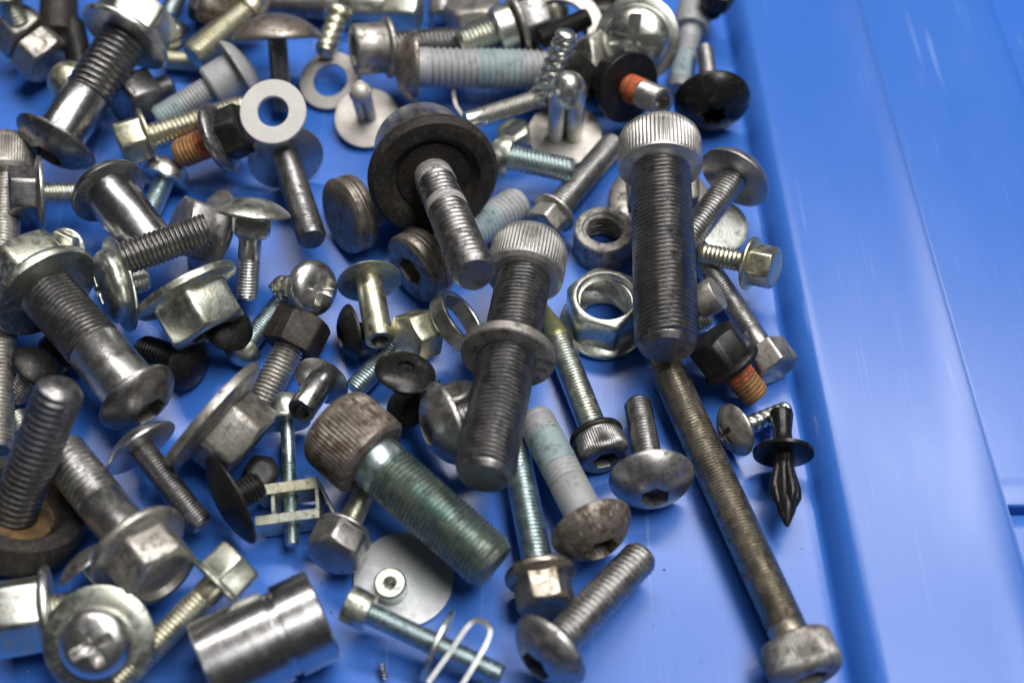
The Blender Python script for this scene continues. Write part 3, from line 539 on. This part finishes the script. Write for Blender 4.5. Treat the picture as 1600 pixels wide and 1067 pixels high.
f('truss_head_bolt', 'wide tan mushroom head bolt with thin shank near the top edge', 'bolt', (433, 62), adir=(-.04, -1, .24), L=110, d=30, D=138, head='truss', H=40, hz=18, mat='dark_steel', hmat='brown_steel', smooth=1, group=G_T)
washer('white flat washer leaning on the truss head bolt', (428, 177), idir(0, -.12, 1), 100, 47, 9, 16, 'pale_washer', G_W)
f('truss_head_bolt', 'steel truss head bolt with dark thread pointing down under the white washer', 'bolt', (447, 248), (488, 374), d=43, D=118, head='truss', H=22, hz=9, tz=14, mat='dark_steel', hmat='grey_steel', pitch=5.5, group=G_T)
washer('dull flat washer lying on the blue tray right of the white washer', (517, 128), idir(-.12, -.24, .95), 97, 55, 6, 4, 'dull_white', G_W)
o, m = washer('pale round disc with a slotted pin standing up beside the dull washer', (574, 186), idir(0, -.25, .95), 100, 0, 6, 4, 'dull_white', None, 'disc_pin', 'pin')
mesh_obj('slotted_pin', *join(*[([(x + cx_ * m, y + cy_ * m, z) for x, y, z in V], F) for cx_, cy_ in ((-8, 0), (8, 0), (0, 9)) for V, F in [head_mesh('cyl', 15 * m, 92 * m, z0=6 * m)]], head_mesh('dome', 34 * m, 18 * m, z0=88 * m)), 'dull_white', o)
f('self_tapping_screw', 'tiny yellow green pointed screw end above the dull washer', 'screw', (527, 30), (507, 84), d=32, D=44, head='pan', H=20, mat='yellow_zinc', coarse=True, tip='round', group=G_P)
f('socket_head_screw', 'hollow socket screw with flange facing left at the top centre', 'screw', (610, 74), (726, 66), d=48, D=76, head='cyl', H=50, flange=(92, 12), mat='dark_steel', hmat='tan_steel', recess='hex', rec=26, group=G_S)
f('button_head_bolt', 'thick matt grey bolt with blue thread patch and rusty flange head at the top', 'bolt', (652, 106), (856, 110), d=62, D=110, head='button', H=34, mat='grey_coating', hmat='brown_steel', smooth=.10, patches=[(.38, .74, 'blue_patch')], pitch=9.5, group=G_T)
f('hex_bolt', 'long dark bolt with green zinc hex head along the top edge', 'bolt', (606, 14), (366, 0), d=48, D=74, head='hex', H=52, mat='dark_steel', hmat='green_zinc', smat='green_zinc', smooth=.30, group=G_H)
f('threaded_stud', 'grey rounded screw end poking in at the top edge', 'stud', (694, -50), (690, 30), d=40, head=None, hz=5, tz=5, mat='grey_steel', tip='round', smooth=.3)
f('hex_flange_bolt', 'pale bolt with bright collar and dark flanged head at the top centre', 'bolt', (806, 40), (720, 70), d=48, D=84, head='hex', H=42, flange=(98, 12), mat='green_zinc', hmat='dark_steel', fmat='tan_steel', washer=(.05, 74, 28, 'zinc'), hz=11, tz=9, group=G_H)
f('hex_bolt', 'tan rounded hex head behind the pale bolt with the bright collar', 'bolt', (742, 42), adir=(-.10, -.75, .60), L=40, d=36, D=92, head='hex', H=42, hz=8, mat='tan_steel', group=G_H)
f('threaded_stud', 'black stud end lying across the inside of the large dull ring washer', 'stud', (845, 62), (918, 28), d=32, head=None, hz=13, tz=16, mat='black_steel')
washer('large dull ring washer resting on dark bolts at the top', (872, 46), idir(.10, -.20, .95), 142, 92, 9, 13, 'dull_white', G_W)
f('pan_head_screw', 'small pale domed screw head seen above the large dull ring washer', 'screw', (862, 20), adir=(-.1, -.4, .8), L=40, d=24, D=56, head='dome', H=34, hz=10, mat='yellow_zinc', group=G_P)
f('washer_head_screw', 'shiny domed cross recess screw with washer near the tray rim at the top', 'screw', (996, 62), adir=(-.28, .24, .93), L=45, d=40, D=104, head='dome', H=36, flange=(130, 10), hz=8.5, mat='zinc', hmat='zinc', recess='phillips', rec=38, group=G_P, roll=10)
f('button_head_bolt', 'glossy black domed head between the ring washer and the shiny cross recess screw', 'bolt', (948, 36), adir=(.15, -.30, .9), L=40, d=30, D=90, head='dome', H=36, hz=7, mat='black_plastic', group=G_T)
f('self_tapping_screw', 'pale coarse threaded screw standing up in front of the large dull ring washer', 'screw', (846, 150), (888, 52), d=36, D=40, head='pan', H=10, hz=9, tz=27, mat='zinc', coarse=True, tip='round', pitch=17, group=G_P)
f('hex_bolt', 'tan hex head corner under the right side of the large dull ring washer', 'bolt', (918, 100), adir=(.62, -.12, .62), L=40, d=40, D=92, head='hex', H=46, hz=7, mat='tan_steel', group=G_H, roll=10)
f('hex_bolt', 'black hex head in the shadow below the large dull ring washer', 'bolt', (880, 125), adir=(.30, .20, .85), L=30, d=40, D=92, head='hex', H=38, hz=5, mat='black_steel', group=G_H)
o, m = washer('zinc disc rivet with a split stem standing up in the upper centre', (882, 212), idir(0, -.4, .9), 114, 0, 7, 4, 'dull_white', None, 'disc_rivet', 'rivet')
mesh_obj('split_stem', *join(*[([(x + cx_ * m, y + cy_ * m, z) for x, y, z in V], F) for cx_, cy_ in ((-14, -6), (14, -6), (0, 13)) for V, F in [head_mesh('cyl', 27 * m, 108 * m, z0=7 * m)]], head_mesh('dome', 58 * m, 40 * m, z0=110 * m)), 'zinc', o)
f('threaded_stud', 'thin tan threaded stud with a bright smooth end left of the zinc disc rivet', 'stud', (728, 190), (856, 150), d=29, head=None, hz=9, tz=8, mat='tan_steel', smat='bright_steel', smooth=.22, pitch=5.5)
f('pan_head_screw', 'zinc round head screw lying level below the zinc disc rivet', 'screw', (796, 246), (893, 267), d=40, D=66, head='dome', H=36, mat='blue_zinc', hmat='green_zinc', pitch=6, group=G_P)
f('hex_bolt', 'small greenish hex head in the dark gap right of the big rubber washer', 'bolt', (806, 220), adir=(-.2, -.5, .7), L=30, d=30, D=54, head='hex', H=26, hz=4, mat='green_zinc', group=G_H)
f('patch_bolt', 'black flange bolt with orange thread patch pointing at the camera by the socket head', 'bolt', (984, 138), adir=(-.52, -.40, -.72), L=80, d=42, D=88, head='hex', H=40, flange=(110, 16), hz=8.5, mat='grey_steel', hmat='black_steel', patches=[(0, .42, 'orange_patch')], smooth=0, tip='hollow', group='bolts with orange thread patches')
f('button_head_bolt', 'glossy black button head bolt standing on its head beside the tray rim', 'bolt', (1112, 155), adir=(0, .80, .60), L=120, d=28, D=118, head='button', H=40, hz=8.5, mat='grey_steel', hmat='black_plastic', recess='torx', rec=20, group=G_T)
f('shoulder_bolt', 'matt grey bolt with cylinder head and bluish thread at the top by the rim', 'bolt', (1079, 48), (1060, 140), d=36, D=56, head='cyl', H=60, mat='grey_coating', smooth=.2, patches=[(.3, .85, 'blue_patch')], group=G_T)
f('hex_bolt', 'dark nut sized head in the top corner next to the rim', 'bolt', (1118, 2), adir=(.1, -.4, .8), L=30, d=30, D=56, head='hex', H=30, hz=5, mat='black_steel', group=G_H)
f('hex_bolt', 'tan hex head nearest the left edge in the top left corner', 'bolt', (20, 40), adir=(.72, .69, .02), L=16, d=40, D=92, head='hex', H=38, hz=13, mat='tan_steel', group=G_H, roll=30)
f('hex_bolt', 'tan hex head with a bright face right beside the one at the left edge', 'bolt', (52, 74), adir=(.72, .69, .02), L=8, d=40, D=92, head='hex', H=38, hz=12.5, mat='tan_steel', group=G_H, roll=34)
f('truss_head_bolt', 'grey flange edge cut off by the top left corner of the picture', 'bolt', (14, 6), adir=(-.3, -.85, .25), L=40, d=40, D=80, head='truss', H=22, hz=14, mat='green_zinc', group=G_T)
f('sleeve_bolt', 'dark brown sleeve pointing down between the tan hex heads and the zinc flange nut', 'sleeve', (92, -30), (92, 58), d=54, D=80, head='cyl', H=20, hz=6, tz=5, mat='black_rust', smooth=1)
f('pan_head_screw', 'pale screw head tucked behind the chrome bolt near the tan hex heads', 'screw', (112, 132), adir=(-.2, -.3, .85), L=30, d=30, D=68, head='dome', H=36, hz=6, mat='yellow_zinc', group=G_P)
f('threaded_stud', 'bluish stud end right of the zinc flange nut at the top', 'stud', (290, -30), (262, 26), d=30, head=None, hz=8, tz=8, mat='blue_zinc', smooth=.5)
f('pan_head_screw', 'small chrome round head partly hidden by the zinc flange nut', 'screw', (270, 58), adir=(.4, .2, .8), L=30, d=24, D=56, head='dome', H=28, hz=5, mat='chrome_steel', group=G_P)
f('socket_head_screw', 'dark rusty socket head at the top edge above the greenish yellow screw', 'screw', (356, 4), adir=(-.9, -.1, .3), L=60, d=40, D=76, head='socket', H=44, hz=9, mat='rusty_steel', group=G_S)

f('threaded_stud', 'black stud lying in the gap under the black flanged plug', 'stud', (690, 610), (618, 622), d=34, head=None, hz=3.5, tz=3.5, mat='black_steel')
f('button_head_bolt', 'dark button head in the gap between the grey stud and the steel bolt shank', 'bolt', (96, 548), adir=(.3, -.6, .6), L=40, d=32, D=72, head='button', H=24, hz=5, mat='dark_steel', hmat='black_steel', group=G_T)
f('threaded_stud', 'dark stud in the shadow between the tan hex heads and the chrome bolt', 'stud', (128, 112), (112, 40), d=40, head=None, hz=5, tz=5, mat='black_steel')
f('hex_bolt', 'small dark hex head at the top edge left of the mushroom head bolt', 'bolt', (318, 24), adir=(.2, -.5, .7), L=20, d=26, D=52, head='hex', H=26, hz=4, mat='black_steel', group=G_H)

f('button_head_bolt', 'black flat head in the shadow behind the tipped pale hex flange nut', 'bolt', (356, 512), adir=(.45, -.35, .7), L=20, d=30, D=78, head='truss', H=16, hz=5, mat='black_steel', group=G_T)
f('button_head_bolt', 'black flat head half hidden below the black flanged plug', 'bolt', (640, 634), adir=(-.3, -.45, .75), L=16, d=30, D=76, head='truss', H=14, hz=4, mat='black_steel', group=G_T)

# bushing, disc with nub, clips
P0, P1 = at(322, 1046, 10.6), at(502, 960, 10.6); mb = mpp(P0)
o = thing('steel_bushing', 'shiny machined steel bushing with a groove lying at the bottom edge', 'bushing', P0, P1 - P0, 0); Lb = float(np.linalg.norm(P1 - P0))
mesh_obj('bushing_body', *ring_mesh(150 * mb, 112 * mb, Lb, n=120, bev=.05, groove=(.60, .68, .8)), 'chrome_steel', o)
mesh_obj('inner_sleeve', *ring_mesh(111 * mb, 70 * mb, Lb * .96, z0=Lb * .015, n=96, bev=.03), 'dark_steel', o)
o, m = washer('large flat zinc disc with a small hollow nub lying above the bottom edge', (631, 905), (.01, -.05, 1), 156, 0, 5, .6, 'clean_zinc', None, 'disc_rivet', 'disc')
q = at(612, 922, .6) - at(631, 905, .6)
V, F = rod_mesh([(25 * m, 36 * m), (25 * m, 34 * m), (27 * m, 3 * m)]); V2, F2 = revolve([(np.full(40, 11 * m), 36 * m), (np.full(40, 10 * m), 20 * m), (0, 20 * m)], 40)
V, F = ring_mesh(50 * m, 16 * m, 32 * m, z0=4 * m, n=48)
mesh_obj('nub', [(x + q[0], y + q[1], z) for x, y, z in V], F, 'green_zinc', o)

def wire_clip():
    pts = [at(668, 1066, 9), at(700, 1022, 10), at(725, 985, 11), at(740, 970, 11.3), at(757, 972, 11.3), at(766, 984, 11), at(760, 1004, 10.5), at(742, 1036, 10), at(716, 1078, 9)]
    P = pts[0]; o = thing('wire_clip', 'bent flat wire clip like a hairpin over the bottom screw', 'clip', P, (0, 0, 1), 0)
    M = np.array(o.matrix_world)[:3, :3]; O = np.array(o.matrix_world)[:3, 3] / MM
    path = smooth_path(pts, 6)
    V, F = strip_mesh(path, VV, 1.3, 1.0)
    V = [tuple(M.T @ (np.array(v) - O)) for v in V]; mesh_obj('clip_strip', V, F, 'clean_zinc', o, sharp=40)
wire_clip()
def hook():
    pts = [at(708, 118, 9), at(710, 150, 9.5), at(716, 172, 9.5), at(732, 192, 9)]
    o = thing('bent_strip', 'thin bent metal strip between the grey bolt and the thin tan stud', 'strip', pts[0], (0, 0, 1), 0)
    M = np.array(o.matrix_world)[:3, :3]; O = np.array(o.matrix_world)[:3, 3] / MM
    V, F = strip_mesh(smooth_path(pts, 6), VV, 6, .9); mesh_obj('strip', [tuple(M.T @ (np.array(v) - O)) for v in V], F, 'dull_white', o)
hook()
def cage_clip():
    Pa, Pb = at(449, 662, 9), at(457, 852, 5); a = unit(Pa - Pb); P = Pb + (Pa - Pb) * .26; m = mpp(P)
    o = thing('cage_clip', 'pressed zinc cage clip around the thin pale screw', 'clip', P, a, None)
    x = unit(np.cross(a, VV)) * -1; x = x if x[0] > 0 else -x; y = np.cross(a, x)
    o.matrix_world = Matrix(((x[0], y[0], a[0], P[0] * MM), (x[1], y[1], a[1], P[1] * MM), (x[2], y[2], a[2], P[2] * MM), (0, 0, 0, 1)))
    s = lambda *b: box_mesh(*[v * m for v in b], b=.8 * m)
    hole = lambda z0, z1: join(s(-50, -13, -30, 30, z0, z1), s(13, 50, -30, 30, z0, z1), s(-13.2, 13.2, 12.5, 30.2, z0 + .2, z1 - .2), s(-13.2, 13.2, -30.2, -12.5, z0 + .2, z1 - .2))
    mesh_obj('upper_plate', *hole(24, 42), 'yellow_zinc', o); mesh_obj('lower_plate', *hole(-24, -8), 'green_zinc', o)
    mesh_obj('side_wall', *s(-26, -19, -24, 24, -10.2, 28.2), 'green_zinc', o); mesh_obj('side_wall', *s(44, 50.3, -28, 28, -10.2, 28.2), 'green_zinc', o)
    V, F = box_mesh(0, 5 * m, -26 * m, 20 * m, -58 * m, 0, b=.8 * m); c_, s_ = math.cos(.42), math.sin(.42)
    mesh_obj('spring_leg', [(x_ * c_ - z_ * s_ * .9 + 50.6 * m, y_, x_ * s_ + z_ * c_ + 26 * m) for x_, y_, z_ in V], F, 'green_zinc', o)
cage_clip()
def push_clip():
    Pa, Pb = at(1221, 645, 6.0), at(1230, 822, 5.0); a = unit(Pa - Pb); Lc = float(np.linalg.norm(Pa - Pb)); m = mpp(Pb)
    o = thing('push_clip', 'black plastic push clip with round flange and barbed legs by the rim', 'push clip', Pb, a, 20)
    n = 48; fz = Lc * .62; c = lambda r, z: (np.full(n, r * m), z)
    mesh_obj('flange', *revolve([(0, fz - 5 * m), c(40, fz - 5 * m), c(48, fz - 2 * m), c(49, fz + 3 * m), c(40, fz + 8 * m), c(20, fz + 11 * m), (0, fz + 11 * m)], n), 'black_plastic', o)
    mesh_obj('stem', *revolve([(0, fz + 9 * m), c(21, fz + 9 * m), c(16, fz + 18 * m), c(15, Lc * .82), c(19, Lc * .97), c(18, Lc), (0, Lc)], n), 'black_plastic', o)
    mesh_obj('core', *revolve([(0, 0), c(3, 0), c(14, Lc * .12), c(18, Lc * .22), c(14, Lc * .40), c(16, fz - 4 * m), (0, fz - 4 * m)], n), 'black_plastic', o)
    for k in range(4):
        t = k * math.pi / 2; V, F = revolve([(0, Lc * .17), c(4.5, Lc * .17), c(9, Lc * .24), c(8.5, Lc * .33), c(6, Lc * .50), c(6, fz - 3 * m), (0, fz - 3 * m)], 20) if False else revolve([(0, Lc * .17), (np.full(20, 4.5 * m), Lc * .17), (np.full(20, 9 * m), Lc * .25), (np.full(20, 8.5 * m), Lc * .33), (np.full(20, 6 * m), Lc * .5), (np.full(20, 6 * m), fz - 3 * m), (0, fz - 3 * m)], 20)
        V = [(x + math.cos(t) * (12 + 9 * max(0, 1 - abs(z / Lc - .30) / .16)) * m, y + math.sin(t) * (12 + 9 * max(0, 1 - abs(z / Lc - .30) / .16)) * m, z) for x, y, z in V]
        mesh_obj('barbed_leg', V, F, 'black_plastic', o)
push_clip()
def spring():
    P = at(600, 1060, 1.2); a = idir(-.2, -1, 0); o = thing('small_spring', 'tiny dark coil spring lying alone on the blue tray at the bottom edge', 'spring', P, a, 0); m = mpp(P); V, F = [], []; N, k = 90, 8
    for i in range(N):
        t = i / N * 2 * math.pi * 4.5; c = np.array([5 * m * math.cos(t), 5 * m * math.sin(t), i / N * 24 * m]); tg = unit([-math.sin(t), math.cos(t), .15]); u1 = unit([math.cos(t), math.sin(t), 0]); u2 = np.cross(tg, u1)
        for j in range(k): V.append(tuple(c + (u1 * math.cos(j * 2 * math.pi / k) + u2 * math.sin(j * 2 * math.pi / k)) * 1.5 * m))
    for i in range(N - 1):
        for j in range(k): F.append((i * k + j, i * k + (j + 1) % k, i * k + k + (j + 1) % k, i * k + k + j))
    F += [tuple(range(k))[::-1], tuple((N - 1) * k + j for j in range(k))]
    mesh_obj('coil', V, F, 'dark_steel', o)
spring()

def grit():
    rr = random.Random(11); V, F = [], []
    for _ in range(170):
        c = at(rr.uniform(-10, 1290), rr.uniform(0, 1067), 0); c[2] = .12; L_ = rr.uniform(.12, .42); a = rr.uniform(0, 6.28); b_ = len(V); e = rr.uniform(.25, .7)
        d1 = np.array([math.cos(a), math.sin(a), 0]) * L_; d2 = np.array([-math.sin(a), math.cos(a), 0]) * L_ * e
        V += [tuple(c + d1), tuple(c + d2), tuple(c - d1 * .8), tuple(c - d2), tuple(c + [0, 0, L_ * .35]), tuple(c - [0, 0, .10])]
        for i in range(4): F += [(b_ + i, b_ + (i + 1) % 4, b_ + 4), (b_ + (i + 1) % 4, b_ + i, b_ + 5)]
    o = mesh_obj('metal_grit', V, F, 'dark_steel', None); o['kind'] = 'stuff'; o['label'] = 'fine dark grit and metal flakes scattered on the tray floor'
grit()
